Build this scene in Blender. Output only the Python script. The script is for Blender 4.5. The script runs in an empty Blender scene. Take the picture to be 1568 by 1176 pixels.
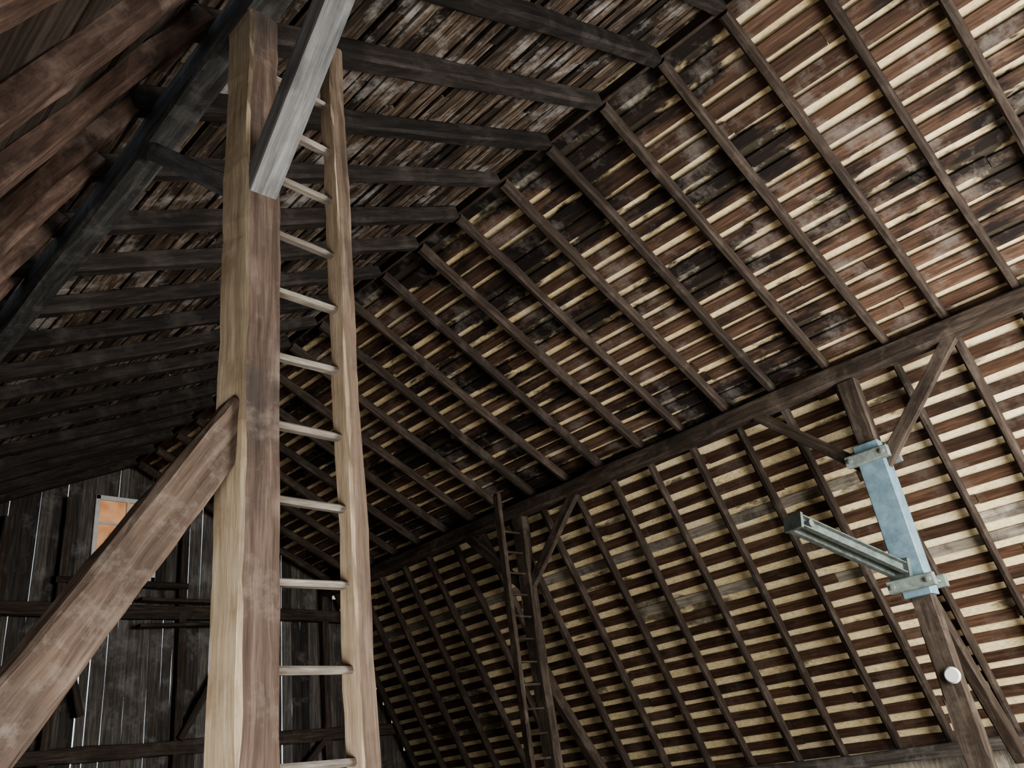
import bpy, bmesh, math, random
from mathutils import Vector, Matrix, noise
random.seed(7)
CZ = 1.6   # eye height above loft floor
scene = bpy.context.scene

# ------------------------------------------------------------------ helpers
def link(ob, parent=None):
    scene.collection.objects.link(ob)
    if parent: ob.parent = parent
    return ob

def empty(name):
    e = bpy.data.objects.new(name, None); e.empty_display_size = .1
    return link(e)

class MB:
    def __init__(self):
        self.bm = bmesh.new(); self.uv = self.bm.loops.layers.uv.new("UVMap")
    def obj(self, name, mats, parent=None, smooth=False):
        bmesh.ops.recalc_face_normals(self.bm, faces=self.bm.faces[:])
        me = bpy.data.meshes.new(name); self.bm.to_mesh(me); self.bm.free()
        for m in (mats if isinstance(mats, (list, tuple)) else [mats]): me.materials.append(m)
        if smooth:
            for p in me.polygons: p.use_smooth = True
        return link(bpy.data.objects.new(name, me), parent)

def beam(mb, p0, p1, w, h, up=(0, 0, 1), cham=.012, jit=.006, seg=.35, mat=0, mfn=None, taper=1.0, rough=.0):
    """hewn timber: w across, h along 'up'"""
    bm = mb.bm
    p0 = Vector(p0); p1 = Vector(p1); t = p1 - p0; L = t.length; t.normalize()
    up = Vector(up); s = t.cross(up)
    if s.length < 1e-4: s = t.cross(Vector((0, 1, 0)))
    s.normalize(); u = s.cross(t).normalized()
    n = max(1, int(L / seg)); a, b = w / 2, h / 2; c = min(cham, a * .6, b * .6)
    if c > 0:
        prof = [(-a+c,-b),(a-c,-b),(a,-b+c),(a,b-c),(a-c,b),(-a+c,b),(-a,b-c),(-a,-b+c)]
    else:
        prof = [(-a,-b),(a,-b),(a,b),(-a,b)]
    per = [0]
    for i in range(len(prof)):
        q = prof[(i+1) % len(prof)]; per.append(per[-1] + math.hypot(q[0]-prof[i][0], q[1]-prof[i][1]))
    sd = random.uniform(0, 500); uo, vo = random.uniform(0, 50), random.uniform(0, 50)
    rings = []
    for k in range(n + 1):
        f = k / n; pc = p0 + t * (L * f)
        off = noise.noise_vector(Vector((sd, f * L * .45, 0))) * jit * 1.6
        sc = 1 + (taper - 1) * f
        ring = []
        for i, (x, y) in enumerate(prof):
            d1 = noise.noise(Vector((sd + i * 3.1, f * L * 1.8, 7))) * jit
            d2 = noise.noise(Vector((sd + i * 3.1, f * L * 1.8, 31))) * jit
            if rough:
                d1 += noise.noise(Vector((sd + i * 5.1, f * L * 9, 17))) * rough
                d2 += noise.noise(Vector((sd + i * 5.1, f * L * 9, 57))) * rough
            ring.append(bm.verts.new(pc + s * (x * sc + d1) + u * (y * sc + d2) + s * off.x + u * off.y))
        rings.append(ring)
    m = len(prof)
    def setf(fc, uvs, mi):
        fc.material_index = mi
        for lp, q in zip(fc.loops, uvs): lp[mb.uv].uv = q
    for k in range(n):
        u0, u1 = uo + L * k / n, uo + L * (k + 1) / n
        for i in range(m):
            j = (i + 1) % m
            fc = bm.faces.new((rings[k][i], rings[k][j], rings[k+1][j], rings[k+1][i]))
            mi = mat
            if mfn:
                mid = ((prof[i][0] + prof[j][0]) / 2, (prof[i][1] + prof[j][1]) / 2)
                nd = (s * mid[0] / a + u * mid[1] / b)
                mi = mfn(nd)
            setf(fc, [(u0, vo+per[i]), (u0, vo+per[i+1]), (u1, vo+per[i+1]), (u1, vo+per[i])], mi)
    for ring in (list(reversed(rings[0])), rings[-1]):
        fc = bm.faces.new(ring)
        setf(fc, [(uo + (v.co - ring[0].co).dot(u) * .3, vo + (v.co - ring[0].co).dot(s)) for v in ring], mat)

def cyl(mb, p0, p1, r, r2=None, n=14, mat=0):
    bm = mb.bm; p0 = Vector(p0); p1 = Vector(p1); t = (p1 - p0).normalized()
    s = t.orthogonal().normalized(); u = t.cross(s); r2 = r if r2 is None else r2
    A = [bm.verts.new(p0 + (s*math.cos(a)+u*math.sin(a))*r) for a in [2*math.pi*i/n for i in range(n)]]
    B = [bm.verts.new(p1 + (s*math.cos(a)+u*math.sin(a))*r2) for a in [2*math.pi*i/n for i in range(n)]]
    L = (p1-p0).length; o = random.uniform(0, 40)
    for i in range(n):
        j = (i+1) % n; f = bm.faces.new((A[i], A[j], B[j], B[i])); f.material_index = mat
        for lp, q in zip(f.loops, [(o, i*r*.45), (o, (i+1)*r*.45), (o+L, (i+1)*r*.45), (o+L, i*r*.45)]): lp[mb.uv].uv = q
    for R in (A[::-1], B):
        f = bm.faces.new(R); f.material_index = mat

# ------------------------------------------------------------------ materials
def nodes(name):
    m = bpy.data.materials.new(name); m.use_nodes = True
    nt = m.node_tree; b = nt.nodes["Principled BSDF"]; return m, nt, b

def N(nt, typ, **kw):
    n = nt.nodes.new(typ)
    for k, v in kw.items():
        if k.startswith("i_"): n.inputs[k[2:].replace("_", " ")].default_value = v
        else: setattr(n, k, v)
    return n

def ramp(nt, fac, stops):
    r = nt.nodes.new("ShaderNodeValToRGB"); el = r.color_ramp.elements
    while len(el) < len(stops): el.new(.5)
    for e, (p, c) in zip(el, stops):
        e.position = p; e.color = (*c, 1) if len(c) == 3 else c
    nt.links.new(fac, r.inputs[0]); return r.outputs[0]

def mix(nt, fac, a, b, mode='MIX'):
    m = nt.nodes.new("ShaderNodeMix"); m.data_type = 'RGBA'; m.blend_type = mode
    for sck, v in ((m.inputs[0], fac), (m.inputs[6], a), (m.inputs[7], b)):
        if hasattr(v, "links") or hasattr(v, "is_linked"): nt.links.new(v, sck)
        elif isinstance(v, (int, float)): sck.default_value = v
        else: sck.default_value = (*v, 1)
    return m.outputs[2]

def wood(name, dark, mid, light, stain=(.02,.016,.014), stain_amt=.5, stain_scale=.9, pale=None, pale_amt=.3,
         vs=16, us=1.0, island=.5, knots=0.0, rough=.8, bump=.35, lo=.5, hi=.64, smap=(1,1,1)):
    m, nt, b = nodes(name); lk = nt.links.new
    uv = N(nt, "ShaderNodeTexCoord")
    mp = N(nt, "ShaderNodeMapping"); mp.inputs["Scale"].default_value = (us, vs, 1); lk(uv.outputs["UV"], mp.inputs[0])
    n1 = N(nt, "ShaderNodeTexNoise", i_Scale=2.2, i_Detail=7., i_Roughness=.62, i_Distortion=.5); lk(mp.outputs[0], n1.inputs[0])
    col = ramp(nt, n1.outputs[0], [(.30, dark), (.5, mid), (.70, light)])
    mp2 = N(nt, "ShaderNodeMapping"); mp2.inputs["Scale"].default_value = (us*3, vs*5, 1); lk(uv.outputs["UV"], mp2.inputs[0])
    n2 = N(nt, "ShaderNodeTexNoise", i_Scale=2.5, i_Detail=4., i_Roughness=.6); lk(mp2.outputs[0], n2.inputs[0])
    g = ramp(nt, n2.outputs[0], [(.3, (.62,.6,.58)), (.62, (1.12,1.1,1.08))])
    col = mix(nt, .8, col, g, 'MULTIPLY')
    geo = N(nt, "ShaderNodeNewGeometry")
    r = ramp(nt, geo.outputs["Random Per Island"], [(0, (1-island*.75,)*3), (.5, (1,1-.04*island,1-.08*island)), (1, (1+island*.5,)*3)])
    col = mix(nt, 1.0, col, r, 'MULTIPLY')
    ms = N(nt, "ShaderNodeMapping"); ms.inputs["Scale"].default_value = smap; lk(uv.outputs["Object"], ms.inputs[0])
    n3 = N(nt, "ShaderNodeTexNoise", i_Scale=stain_scale, i_Detail=6., i_Roughness=.65); lk(ms.outputs[0], n3.inputs[0])
    s = ramp(nt, n3.outputs[0], [(lo, (0,0,0)), (hi, (1,1,1))])
    mm = N(nt, "ShaderNodeMath", operation='MULTIPLY'); lk(s, mm.inputs[0]); mm.inputs[1].default_value = stain_amt
    col = mix(nt, mm.outputs[0], col, stain)
    if pale:
        n4 = N(nt, "ShaderNodeTexNoise", i_Scale=stain_scale*2.3, i_Detail=6., i_Roughness=.7)
        ad = N(nt, "ShaderNodeVectorMath", operation='ADD'); ad.inputs[1].default_value = (31, 7, 13)
        lk(uv.outputs["Object"], ad.inputs[0]); lk(ad.outputs[0], n4.inputs[0])
        s = ramp(nt, n4.outputs[0], [(.52, (0,0,0)), (.66, (1,1,1))])
        mm = N(nt, "ShaderNodeMath", operation='MULTIPLY'); lk(s, mm.inputs[0]); mm.inputs[1].default_value = pale_amt
        col = mix(nt, mm.outputs[0], col, pale)
    if knots:
        mk = N(nt, "ShaderNodeMapping"); mk.inputs["Scale"].default_value = (2.2, 6.5, 1); lk(uv.outputs["UV"], mk.inputs[0])
        nw = N(nt, "ShaderNodeTexNoise", i_Scale=9.0, i_Detail=3.); lk(uv.outputs["UV"], nw.inputs[0])
        ma = N(nt, "ShaderNodeVectorMath", operation='MULTIPLY_ADD')
        ma.inputs[1].default_value = (.35, .35, 0); lk(nw.outputs["Color"], ma.inputs[0]); lk(mk.outputs[0], ma.inputs[2])
        v = N(nt, "ShaderNodeTexVoronoi", i_Scale=1.0); lk(ma.outputs[0], v.inputs["Vector"])
        s = ramp(nt, v.outputs["Distance"], [(0, (.35,.35,.35)), (.05, (.5,.5,.5)), (.08, (1,1,1)), (.12, (.6,.6,.6)), (.24, (0,0,0))])
        mm = N(nt, "ShaderNodeMath", operation='MULTIPLY'); lk(s, mm.inputs[0]); mm.inputs[1].default_value = knots
        col = mix(nt, mm.outputs[0], col, tuple(min(1, c*1.4+.04) for c in light))
    lk(col, b.inputs["Base Color"]); b.inputs["Roughness"].default_value = rough
    b.inputs["Specular IOR Level"].default_value = .25
    bp = N(nt, "ShaderNodeBump", i_Strength=bump, i_Distance=.006); lk(n1.outputs[0], bp.inputs["Height"]); lk(bp.outputs[0], b.inputs["Normal"])
    return m

def plain(name, c, rough=.6, metal=0., var=.25, scale=6):
    m, nt, b = nodes(name); lk = nt.links.new
    tc = N(nt, "ShaderNodeTexCoord"); n = N(nt, "ShaderNodeTexNoise", i_Scale=float(scale), i_Detail=6., i_Roughness=.65); lk(tc.outputs["Object"], n.inputs[0])
    col = ramp(nt, n.outputs[0], [(.3, tuple(x*(1-var) for x in c)), (.68, tuple(min(1, x*(1+var)) for x in c))])
    lk(col, b.inputs["Base Color"]); b.inputs["Roughness"].default_value = rough; b.inputs["Metallic"].default_value = metal
    return m

SM = (1.5, .55, 1.5)
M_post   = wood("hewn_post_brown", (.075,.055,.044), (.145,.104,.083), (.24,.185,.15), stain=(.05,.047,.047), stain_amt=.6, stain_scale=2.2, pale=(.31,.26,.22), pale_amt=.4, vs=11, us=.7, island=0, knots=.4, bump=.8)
M_postLit  = wood("hewn_post_lit_side", (.46,.37,.25), (.62,.51,.37), (.74,.65,.50), stain=(.30,.20,.13), stain_amt=.5, stain_scale=3, vs=11, us=.7, island=0, knots=.25, bump=.6)  # paler copy for the post's left face, light from the left put into colour
M_brace  = wood("brace_brown", (.09,.066,.052), (.155,.113,.09), (.25,.195,.16), stain=(.07,.055,.047), stain_amt=.55, stain_scale=4, pale=(.31,.27,.235), pale_amt=.4, vs=11, us=.8, island=.1, knots=.6, bump=.9)
M_grey   = wood("grey_timber", (.14,.145,.15), (.24,.245,.25), (.36,.365,.37), stain=(.07,.07,.07), stain_amt=.5, stain_scale=2.5, vs=9, us=.8, island=.1, knots=.3)
M_greyD  = wood("grey_purlin_timber", (.035,.036,.036), (.07,.072,.072), (.14,.142,.142), stain_amt=.6, stain_scale=2., pale=(.25,.25,.245), pale_amt=.35, vs=9, us=.8, island=.1, knots=.3)
M_lad    = wood("ladder_brown", (.11,.08,.06), (.195,.145,.112), (.30,.24,.19), stain=(.09,.07,.058), stain_amt=.5, stain_scale=4, vs=12, us=.8, island=.1, knots=.3)
M_ladLit   = wood("ladder_lit_side", (.42,.33,.23), (.57,.46,.34), (.69,.59,.45), stain=(.28,.2,.14), stain_amt=.4, stain_scale=4, vs=12, us=.8, island=.1, knots=.2)  # paler stile face, lit side painted into the wood colour
M_rung   = wood("rung_grey", (.20,.18,.155), (.30,.275,.24), (.41,.385,.35), stain_amt=.1, vs=12, us=2, island=.3)
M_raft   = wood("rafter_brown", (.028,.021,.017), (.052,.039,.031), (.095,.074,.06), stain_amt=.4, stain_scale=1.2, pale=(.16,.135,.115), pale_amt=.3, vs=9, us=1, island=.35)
M_raftD  = wood("rafter_shaded", (.015,.013,.012), (.030,.026,.024), (.060,.050,.044), stain=(.01,.009,.009), stain_amt=.5, stain_scale=1.2, pale=(.11,.095,.085), pale_amt=.3, vs=9, us=1, island=.4)  # rafter brown darkened, shade painted in against spill from the left lamp
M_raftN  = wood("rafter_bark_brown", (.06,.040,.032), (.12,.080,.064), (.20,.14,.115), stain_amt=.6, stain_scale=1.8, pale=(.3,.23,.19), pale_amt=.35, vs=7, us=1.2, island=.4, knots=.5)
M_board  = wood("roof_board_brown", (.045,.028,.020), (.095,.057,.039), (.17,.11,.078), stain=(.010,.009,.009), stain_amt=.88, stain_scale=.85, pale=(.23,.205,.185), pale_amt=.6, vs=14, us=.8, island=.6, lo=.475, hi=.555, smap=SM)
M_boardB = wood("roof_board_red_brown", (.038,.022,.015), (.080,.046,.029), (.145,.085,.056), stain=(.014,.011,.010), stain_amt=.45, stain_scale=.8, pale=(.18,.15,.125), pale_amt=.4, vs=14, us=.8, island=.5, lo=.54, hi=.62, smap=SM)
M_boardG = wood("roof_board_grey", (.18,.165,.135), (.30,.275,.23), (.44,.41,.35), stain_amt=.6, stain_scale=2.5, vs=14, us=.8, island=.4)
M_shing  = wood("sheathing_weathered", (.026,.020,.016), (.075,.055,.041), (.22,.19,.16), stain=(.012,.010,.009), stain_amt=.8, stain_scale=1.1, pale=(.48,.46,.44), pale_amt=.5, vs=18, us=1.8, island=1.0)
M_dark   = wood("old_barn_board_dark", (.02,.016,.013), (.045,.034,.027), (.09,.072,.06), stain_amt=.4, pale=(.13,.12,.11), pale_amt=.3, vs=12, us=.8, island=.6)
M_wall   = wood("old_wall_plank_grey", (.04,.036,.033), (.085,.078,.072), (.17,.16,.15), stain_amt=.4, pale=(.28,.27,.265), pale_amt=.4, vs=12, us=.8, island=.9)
M_purl   = wood("purlin_timber", (.036,.028,.023), (.070,.054,.043), (.13,.105,.085), stain_amt=.6, stain_scale=1.3, pale=(.2,.165,.135), pale_amt=.4, vs=8, us=.7, island=.1)
M_floor  = wood("floor_planks", (.12,.09,.06), (.22,.17,.12), (.32,.26,.19), stain_amt=.3, vs=8, us=.8, island=.5)
M_blue   = plain("blue_grey_paint", (.175,.265,.315), rough=.5, var=.28, scale=9)
M_steel  = plain("painted_steel_green_grey", (.13,.155,.145), rough=.55, metal=.2, var=.4, scale=14)
M_clamp  = plain("clamp_timber_grey_green", (.20,.235,.215), rough=.6, var=.35, scale=14)
M_white  = plain("white_enamel", (.75,.78,.78), rough=.35, var=.05)
M_frame  = plain("window_frame_paint", (.6,.61,.61), rough=.6, var=.15)
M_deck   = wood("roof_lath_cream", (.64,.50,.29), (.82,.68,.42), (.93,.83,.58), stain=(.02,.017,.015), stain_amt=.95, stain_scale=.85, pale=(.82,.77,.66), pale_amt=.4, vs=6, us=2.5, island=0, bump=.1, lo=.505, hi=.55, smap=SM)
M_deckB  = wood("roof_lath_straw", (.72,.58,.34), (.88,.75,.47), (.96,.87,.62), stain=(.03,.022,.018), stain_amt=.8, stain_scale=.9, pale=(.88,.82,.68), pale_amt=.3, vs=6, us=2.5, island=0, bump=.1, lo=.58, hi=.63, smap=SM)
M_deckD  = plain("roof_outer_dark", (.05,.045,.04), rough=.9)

def pane_mat():
    m, nt, b = nodes("glass_tan_glow"); lk = nt.links.new
    tc = N(nt, "ShaderNodeTexCoord"); n = N(nt, "ShaderNodeTexNoise", i_Scale=3.0, i_Detail=3.); lk(tc.outputs["Object"], n.inputs[0])
    col = ramp(nt, n.outputs[0], [(.35, (.36,.16,.07)), (.65, (.52,.29,.16))])
    lk(col, b.inputs["Base Color"]); lk(col, b.inputs["Emission Color"]); b.inputs["Emission Strength"].default_value = .5  # weak tan emission stands in for the daylight and view outside
    b.inputs["Roughness"].default_value = .25
    return m
M_pane = pane_mat()

# ------------------------------------------------------------------ roof geometry (right half, mirrored about X=5)
R = Vector((5, 5.33)); K = Vector((8.70, 3.54)); E = Vector((10.73, -.41))
Y0, Y1 = -3.0, 12.95
class Slope:
    def __init__(s, a, b, mirror):
        s.a, s.b, s.m = a, b, mirror
        s.d = (b - a); s.L = s.d.length; s.d = s.d.normalized(); s.n = Vector((-s.d.y, s.d.x))
        if s.n.y < 0: s.n = -s.n
    def p(s, t, y, off=0):
        q = s.a + s.d * t + s.n * off
        x = 10 - q.x if s.m else q.x
        return Vector((x, y, q.y + CZ))
    def up(s):
        return Vector((-s.n.x if s.m else s.n.x, 0, s.n.y))
UR, LR = Slope(R, K, False), Slope(K, E, False)
UL, LL = Slope(R, K, True), Slope(K, E, True)
def roofz(x):
    x = 10 - x if x < 5 else x
    if x < K.x: return R.y + (K.y-R.y)*(x-R.x)/(K.x-R.x) + CZ
    return K.y + (E.y-K.y)*(x-K.x)/(E.x-K.x) + CZ

ceiling = empty("ceiling")
RY = [1.48 + .66*k for k in range(-9, 18)]

def rafters(name, sl, mat, w, h, jit, t0, t1, seg=.4, rough=0., lift=0):
    mb = MB()
    for y in RY:
        if y > Y1 - .15 or y < Y0 + .1: continue
        yy = y + random.uniform(-.02, .02)
        beam(mb, sl.p(t0, yy, h/2 + lift + random.uniform(-.008, .008)), sl.p(t1, yy + random.uniform(-.025, .025), h/2 + lift), w*random.uniform(.88, 1.12), h, up=sl.up(), cham=.02, jit=jit, seg=seg, rough=rough)
    return mb.obj(name, mat, ceiling)
rafters("rafters_upper_right", UR, M_raft, .085, .13, .012, .02, UR.L+.12)
rafters("rafters_lower_right", LR, M_raft, .080, .12, .012, -.05, LR.L+.05)
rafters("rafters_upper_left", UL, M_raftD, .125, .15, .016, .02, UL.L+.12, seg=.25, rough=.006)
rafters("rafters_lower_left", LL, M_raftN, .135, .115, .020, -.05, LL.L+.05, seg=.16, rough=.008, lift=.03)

def boards(name, sl, pitch, frac, mats, off=.135, th=.022, t0=.02, t1=None, lmin=2.5, lmax=5, jit=.008, greyf=None, wvar=.12, seg=.7):
    mb = MB(); t1 = sl.L if t1 is None else t1
    t = t0
    while t < t1:
        w = pitch*frac*random.uniform(1-wvar, 1+wvar)
        y = Y0 + .02
        while y < Y1 - .05:
            L = min(random.choice([lmin, (lmin+lmax)/2, lmax])*random.uniform(.9, 1.1), Y1 - .03 - y)
            if L > .15:
                mi = greyf(t, y) if greyf else 0
                dt = random.uniform(-.012, .012)*pitch/.24
                sk = random.uniform(-.015, .015)*pitch/.24
                beam(mb, sl.p(t+w/2+dt, y+.004, off+th/2), sl.p(t+w/2+dt+sk, y+L-.004, off+th/2), w, th, up=sl.up(), cham=0, jit=jit, seg=seg, mat=mi)
            y += L
        t += pitch
    return mb.obj(name, mats, ceiling)

boards("boards_upper_right", UR, .212, .66, [M_board, M_boardG], greyf=lambda t, y: 1 if random.random() < .01 else 0)
def gl(t, y):
    z = K.y + LR.d.y*t
    if 2.45 < z < 2.65: return 1 if random.random() < .75 else 0
    if 1.65 < z < 1.85: return 1 if random.random() < .4 else 0
    return 1 if random.random() < .015 else 0
boards("boards_lower_right", LR, .212, .56, [M_boardB, M_boardG], greyf=gl, t0=.10, lmin=2, lmax=4)
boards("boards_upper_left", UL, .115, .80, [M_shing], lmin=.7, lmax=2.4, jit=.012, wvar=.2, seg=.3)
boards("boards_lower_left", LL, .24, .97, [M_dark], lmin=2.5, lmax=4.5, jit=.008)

def deck(name, sl, off, th, mat, t0, t1):
    mb = MB(); bm = mb.bm
    vs = [bm.verts.new(sl.p(t, y, o)) for o in (off, off+th) for (t, y) in ((t0, Y0-.3), (t1, Y0-.3), (t1, Y1+.3), (t0, Y1+.3))]
    for q in ((0,1,2,3), (7,6,5,4), (0,4,5,1), (1,5,6,2), (2,6,7,3), (3,7,4,0)):
        f = bm.faces.new([vs[i] for i in q])
        for lp in f.loops:
            c = lp.vert.co; lp[mb.uv].uv = (c.y, (c.x if abs(sl.d.x) > .7 else c.z))
    return mb.obj(name, mat, ceiling)
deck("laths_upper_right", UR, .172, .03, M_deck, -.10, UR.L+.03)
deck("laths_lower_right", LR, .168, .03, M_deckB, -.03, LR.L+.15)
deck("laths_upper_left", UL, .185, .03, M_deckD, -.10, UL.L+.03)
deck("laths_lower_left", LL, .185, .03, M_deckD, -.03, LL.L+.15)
mb = MB()
beam(mb, (5, Y0, R.y+CZ+.09), (5, Y1, R.y+CZ+.09), .035, .11, jit=.008, cham=.003)
mb.obj("ridge_board", M_raft, ceiling)

# ------------------------------------------------------------------ purlins & posts
PX, PZ0, PZ1 = 1.37, 3.35+CZ, 3.57+CZ
pm = (PZ0+PZ1)/2
mb = MB(); beam(mb, (PX, Y0+.05, pm), (PX, Y1-.05, pm), .17, .20, cham=.02, jit=.015, rough=.004); mb.obj("purlin_beam", M_greyD)
mb = MB(); beam(mb, (10-PX, Y0+.05, pm), (10-PX, Y1-.05, pm), .19, .20, cham=.02, jit=.02, rough=.006); mb.obj("purlin_beam", M_purl)

fx = lambda nd: 1 if nd.x < -.75 else 0  # picks left-facing sides for the painted lit tone
def post(mirror, y, near=False):
    root = empty("timber_post")
    mx = (lambda x: 10-x) if mirror else (lambda x: x)
    x = mx(PX); mb = MB()
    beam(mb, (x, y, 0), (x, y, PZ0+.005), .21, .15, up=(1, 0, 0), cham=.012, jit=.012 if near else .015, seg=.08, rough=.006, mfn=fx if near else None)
    mb.obj("post", [M_post, M_postLit] if near else [M_purl], root)
    for sg in (-1, 1):
        mb = MB(); z0 = 2.40 + CZ
        if near and sg < 0:
            beam(mb, (x, y-.10+.05, z0-.05-.06), (x, y-.10-1.05, z0+1.05-.06), .125, .11, up=(0, 1, 1), cham=.006, jit=.006)
            mt = M_grey
        elif near:
            beam(mb, (x-.0, y+.06, 2.40+CZ), (x-.0, y+.10+.95, 3.36+CZ), .07, .10, up=(0, -1, 1), cham=.006); mt = M_grey
        else:
            beam(mb, (x, y+sg*.06, 2.33+CZ), (x, y+sg*1.12, 3.39+CZ), .09, .13, up=(0, -sg, 1), cham=.006); mt = M_purl
        mb.obj("knee_brace_%d" % (1 if sg < 0 else 2), mt, root)
    mb = MB()
    if near:
        beam(mb, (PX-.02, y, 1.30+CZ), (.16, y+.0, -.47+CZ-.10), .12, .16, up=(-.83, 0, .56), cham=.014, jit=.016, seg=.08, rough=.006); mt = M_brace
    else:
        beam(mb, (mx(PX-.0), y, 1.20+CZ), (mx(.10), y, -.55+CZ), .12, .16, up=(.83 if mirror else -.83, 0, .56), cham=.014); mt = M_raft
    mb.obj("sill_brace", mt, root)
    return root
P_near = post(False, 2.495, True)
post(True, 2.62); post(True, 7.75); post(False, 7.75); post(True, -2.6)

# ------------------------------------------------------------------ ladders
def ladder(xs, y, ztop, m1, m2, w=.072, d=.10, xpost=None):
    root = empty("ladder")
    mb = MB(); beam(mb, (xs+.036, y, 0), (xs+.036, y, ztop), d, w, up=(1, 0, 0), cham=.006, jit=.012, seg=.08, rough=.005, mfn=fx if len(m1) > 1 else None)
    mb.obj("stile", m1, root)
    mb = MB(); z = .105 + CZ - .3*5
    while z < CZ + 3.25:
        beam(mb, (xpost, y+.0, z+random.uniform(-.006, .006)), (xs+.02, y, z+random.uniform(-.006, .006)), .045, .026, cham=.008, jit=.006, seg=.06)
        z += .3
    mb.obj("rungs", m2, root)
ladder(1.778, 2.50, 3.50+CZ, [M_lad, M_ladLit], M_rung, xpost=1.40)
ladder(8.14, 7.72, 3.66+CZ, [M_purl], M_purl, xpost=8.58)

# ------------------------------------------------------------------ blue sleeve, clamps, hoist arm
hz = lambda z: z + CZ
hx, hy = 8.63, 2.62
root = empty("hoist_bracket")
mb = MB(); beam(mb, (hx-.02, hy, hz(1.0)), (hx-.02, hy, hz(2.60)), .27, .24, up=(1, 0, 0), cham=.008, jit=.004); mb.obj("sleeve", M_blue, root)
mb = MB()
for z in (2.44, 1.12):
    beam(mb, (hx-.19, hy-.22, hz(z)), (hx-.19, hy+.22, hz(z)), .09, .12, cham=.01, jit=.004)
    beam(mb, (hx+.15, hy-.22, hz(z)), (hx+.15, hy+.22, hz(z)), .09, .12, cham=.01, jit=.004)
    for yy in (-.17, .17):
        cyl(mb, (hx-.27, hy+yy, hz(z)), (hx+.24, hy+yy, hz(z)), .012)
        cyl(mb, (hx-.26, hy+yy, hz(z)), (hx-.232, hy+yy, hz(z)), .028, n=6)
mb.obj("clamps", M_clamp, root)
mb = MB()
a0 = Vector((hx-.15, hy+.08, hz(1.27))); a1 = Vector((7.08, 3.02, hz(1.70)))
dv = (a1-a0).normalized(); sd = dv.cross(Vector((0,0,1))).normalized(); uu = sd.cross(dv)
for s in (-1, 1):
    beam(mb, a0+sd*s*.05, a1+sd*s*.05, .012, .11, cham=.001, jit=0)
    for q in (-1, 1):
        beam(mb, a0+sd*s*.075+uu*q*.05, a1+sd*s*.075+uu*q*.05, .05, .012, cham=.001, jit=0)
beam(mb, a1-dv*.02, a1+dv*.01, .2, .15, cham=.004, jit=0)
cyl(mb, a1-dv*.12-sd*.11, a1-dv*.12+sd*.11, .035)
beam(mb, a0-dv*.03, a0+dv*.02, .22, .2, cham=.004, jit=0)
mb.obj("arm", M_steel, root)
mb = MB()
dx0 = hx-.08
cyl(mb, (dx0, hy-.05, hz(.26)), (dx0-.03, hy-.05, hz(.26)), .05, .04, n=24)
cyl(mb, (dx0-.03, hy-.05, hz(.26)), (dx0-.05, hy-.05, hz(.26)), .075, .06, n=28)
mb.obj("round_reflector", M_white)

# ------------------------------------------------------------------ walls
WX0, WX1, WZ0, WZ1 = 4.50, 5.50, 3.50+CZ, 4.83+CZ
def gable(name, y, gapmax, openings, mat):
    root = empty(name); mb = MB(); x = -.9
    while x < 10.9:
        w = random.uniform(.14, .24); x1 = min(x+w, 10.94)
        for (a, b, _, _) in openings:
            for e in (a, b):
                if x + .001 < e < x1 + .05: x1 = e
        xm = (x+x1)/2
        top = max(roofz(x), roofz(x1), roofz(xm)) + (.2 if .9 < xm < 9.1 else .3)
        spans = [(0, top)]
        for (ox0, ox1, oz0, oz1) in openings:
            if ox0 < xm < ox1:
                ns = []
                for a, b in spans:
                    if oz0 > a: ns.append((a, min(b, oz0)))
                    if oz1 < b: ns.append((max(a, oz1), b))
                spans = ns
        for a, b in spans:
            if a < 4.6 < b and gapmax > .005:
                cut = 4.6 + random.uniform(-.01, .01); bits = [(a, cut), (cut, b)]
            else: bits = [(a, b)]
            for (q, r_) in bits:
                gg = .001 if gapmax < .005 else random.choice([.001, .002, .005, .012, gapmax]) * random.uniform(.4, 1)
                if r_-q > .05:
                    beam(mb, (xm, y+random.uniform(0, .008), q), (xm+random.uniform(-.006, .006), y, r_), (x1-x)-gg, .022, up=(0, 1, 0), cham=0, jit=.006, seg=.5)
        x = x1
    mb.obj("boards", mat, root)
    return root
wb = gable("wall_back", Y1+.03, .034, [(WX0, WX1, WZ0, WZ1)], M_wall)
mb = MB()
yb = Y1 - .08
for z in (hz(3.0), hz(1.0)):
    beam(mb, (-.2 if z > 4 else -.6, yb, z), (10.2 if z > 4 else 10.6, yb, z), .15, .2, cham=.015, jit=.02)
for xs, zt in ((1.37, 5.0), (8.63, 5.0), (3.3, 5.9), (4.1, 6.3), (5.95, 6.3), (7.0, 5.6)):
    beam(mb, (xs, yb+.01, 0), (xs, yb+.01, zt), .13, .13, up=(1, 0, 0), cham=.012, jit=.015)
for (xa, za, xb_, zb_) in ((5.95, hz(1.1), 7.0, hz(2.9)), (3.3, hz(1.1), 2.0, hz(2.9)), (7.0, hz(-.5), 8.5, hz(.9)), (4.1, hz(2.9), 4.5, hz(1.5))):
    beam(mb, (xa, yb-.07, za), (xb_, yb-.07, zb_), .1, .12, up=(0, 1, 0), cham=.01)
beam(mb, (4.0, yb-.03, WZ0-.08), (6.0, yb-.03, WZ0-.08), .1, .1)
beam(mb, (5.2, yb-.14, hz(3.15)), (6.4, yb-.14, hz(3.15)), .2, .05)
beam(mb, (5.2, yb-.14, hz(2.75)), (6.5, yb-.14, hz(2.80)), .2, .05)
for xx, zt in ((4.78, .72), (5.05, .85)):
    beam(mb, (xx, yb, WZ0-.05), (xx, yb, WZ0+zt), .05, .05, up=(1,0,0))
for z in (.3, .6): beam(mb, (4.7, yb-.03, WZ0+z), (5.12, yb-.03, WZ0+z), .045, .045)
mb.obj("framing", M_dark, wb)
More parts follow.
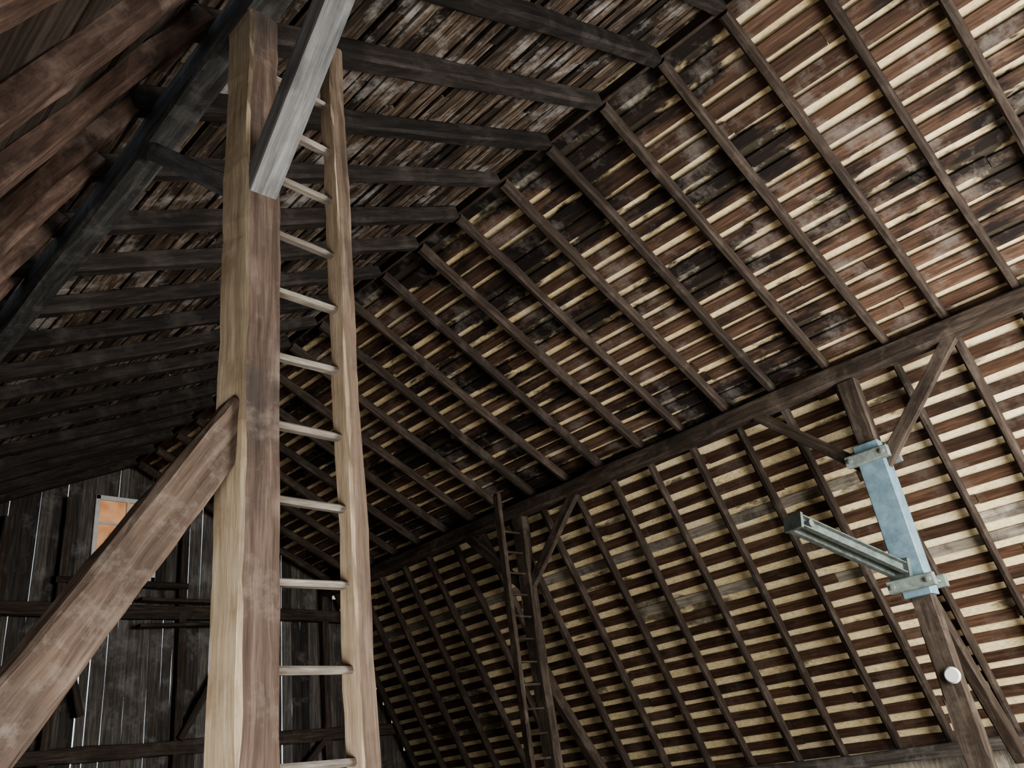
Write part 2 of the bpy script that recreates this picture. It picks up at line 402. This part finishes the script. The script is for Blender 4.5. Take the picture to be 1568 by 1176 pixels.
wf = gable("wall_front", Y0-.03, 0.001, [(3.4, 9.4, -.1, 3.9)], M_dark)

HY0, HY1 = -1.2, 2.3  # span of the unseen left opening made for the fill lamp
for nm, sx in (("wall_left", -.70), ("wall_right", 10.70)):
    mb = MB(); y = Y0; sgn = 1 if sx > 0 else -1
    while y < Y1:
        w = random.uniform(.18, .28); y1 = min(y+w, Y1)
        top = hz(-.38)
        if not (nm == "wall_left" and HY0 < y < HY1):
            beam(mb, (sx+sgn*.06, (y+y1)/2, 0), (sx+sgn*.06, (y+y1)/2, top), w-.004, .024, up=(1, 0, 0), cham=0, jit=.004, seg=.6)
        y = y1
    o = mb.obj(nm, M_boardG if sx > 0 else M_dark)
    mb = MB(); beam(mb, (sx-sgn*.02, Y0, hz(-.43)), (sx-sgn*.02, Y1, hz(-.43)), .2, .14, cham=.012, jit=.015)
    mb.obj("wall_plate", M_wall if sx > 0 else M_purl, o)

mb = MB(); x = -.9
while x < 10.9:
    beam(mb, (x+.11, Y0-.1, -.02), (x+.11, Y1+.1, -.02), .214, .04, cham=.003, jit=.003, seg=1.5); x += .22
mb.obj("floor", M_floor)

# window
root = empty("window_1"); mb = MB(); yw = Y1 + .01
for zz in (WZ0+.03, WZ1-.03): beam(mb, (WX0, yw, zz), (WX1, yw, zz), .07, .07, cham=.004, jit=0)
for xx in (WX0+.03, WX1-.03): beam(mb, (xx, yw, WZ0), (xx, yw, WZ1), .07, .07, up=(1, 0, 0), cham=.004, jit=0)
xm = (WX0+WX1)/2
beam(mb, (xm, yw, WZ0), (xm, yw, WZ1), .04, .035, up=(1, 0, 0), cham=.003, jit=0)
for k in (1, 2):
    z = WZ0 + (WZ1-WZ0)*k/3; beam(mb, (WX0, yw, z), (WX1, yw, z), .04, .03, cham=.003, jit=0)
mb.obj("frame", M_frame, root)
mb = MB(); beam(mb, (WX0+.02, yw+.02, (WZ0+WZ1)/2), (WX1-.02, yw+.02, (WZ0+WZ1)/2), .006, WZ1-WZ0-.04, cham=0, jit=0); mb.obj("panes", M_pane, root)

# ------------------------------------------------------------------ lights & world
def area(name, loc, aim, sx, sy, power, col):
    l = bpy.data.lights.new(name, 'AREA'); l.shape = 'RECTANGLE'; l.size = sx; l.size_y = sy; l.energy = power; l.color = col
    o = bpy.data.objects.new(name, l); link(o); o.location = loc
    o.rotation_euler = (Vector(aim)-Vector(loc)).to_track_quat('-Z', 'Y').to_euler(); return o
area("front_key_light", (6.6, Y0+.1, 2.0), (9.3, 4, 2.0), 5.2, 3.4, 860, (1, .97, .91))  # added area lamp, unseen front doorway placed to light the right slopes
area("left_fill_light", (-.62, .6, .75), (2.5, 3.2, 2.2), 2.2, .9, 80, (1, .97, .92))  # added area lamp, unseen left opening made up to brighten left-facing timber

w = bpy.data.worlds.new("overcast_sky"); scene.world = w; w.use_nodes = True
bg = w.node_tree.nodes["Background"]; bg.inputs[0].default_value = (.78, .88, 1, 1); bg.inputs[1].default_value = 1.1

# ------------------------------------------------------------------ camera
f = 1227.0
Yc = Vector((-1464, 812, f)).normalized(); Zc = Vector((-377, -2533, f)).normalized()
Zc = (Zc - Yc*Zc.dot(Yc)).normalized(); Xc = Yc.cross(Zc).normalized()
right = Vector((Xc.x, Yc.x, Zc.x)); down = Vector((Xc.y, Yc.y, Zc.y)); fwd = Vector((Xc.z, Yc.z, Zc.z))
cam = bpy.data.cameras.new("camera"); co = bpy.data.objects.new("camera", cam); link(co)
Mx = Matrix((right, -down, -fwd)).transposed().to_4x4(); Mx.translation = Vector((0, 0, CZ))
co.matrix_world = Mx
cam.sensor_width = 36; cam.lens = f/1568*36; cam.clip_start = .05
scene.camera = co
scene.view_settings.view_transform = 'AgX'
scene.view_settings.look = 'AgX - Medium High Contrast'
scene.view_settings.exposure = 0.45
print("ok")
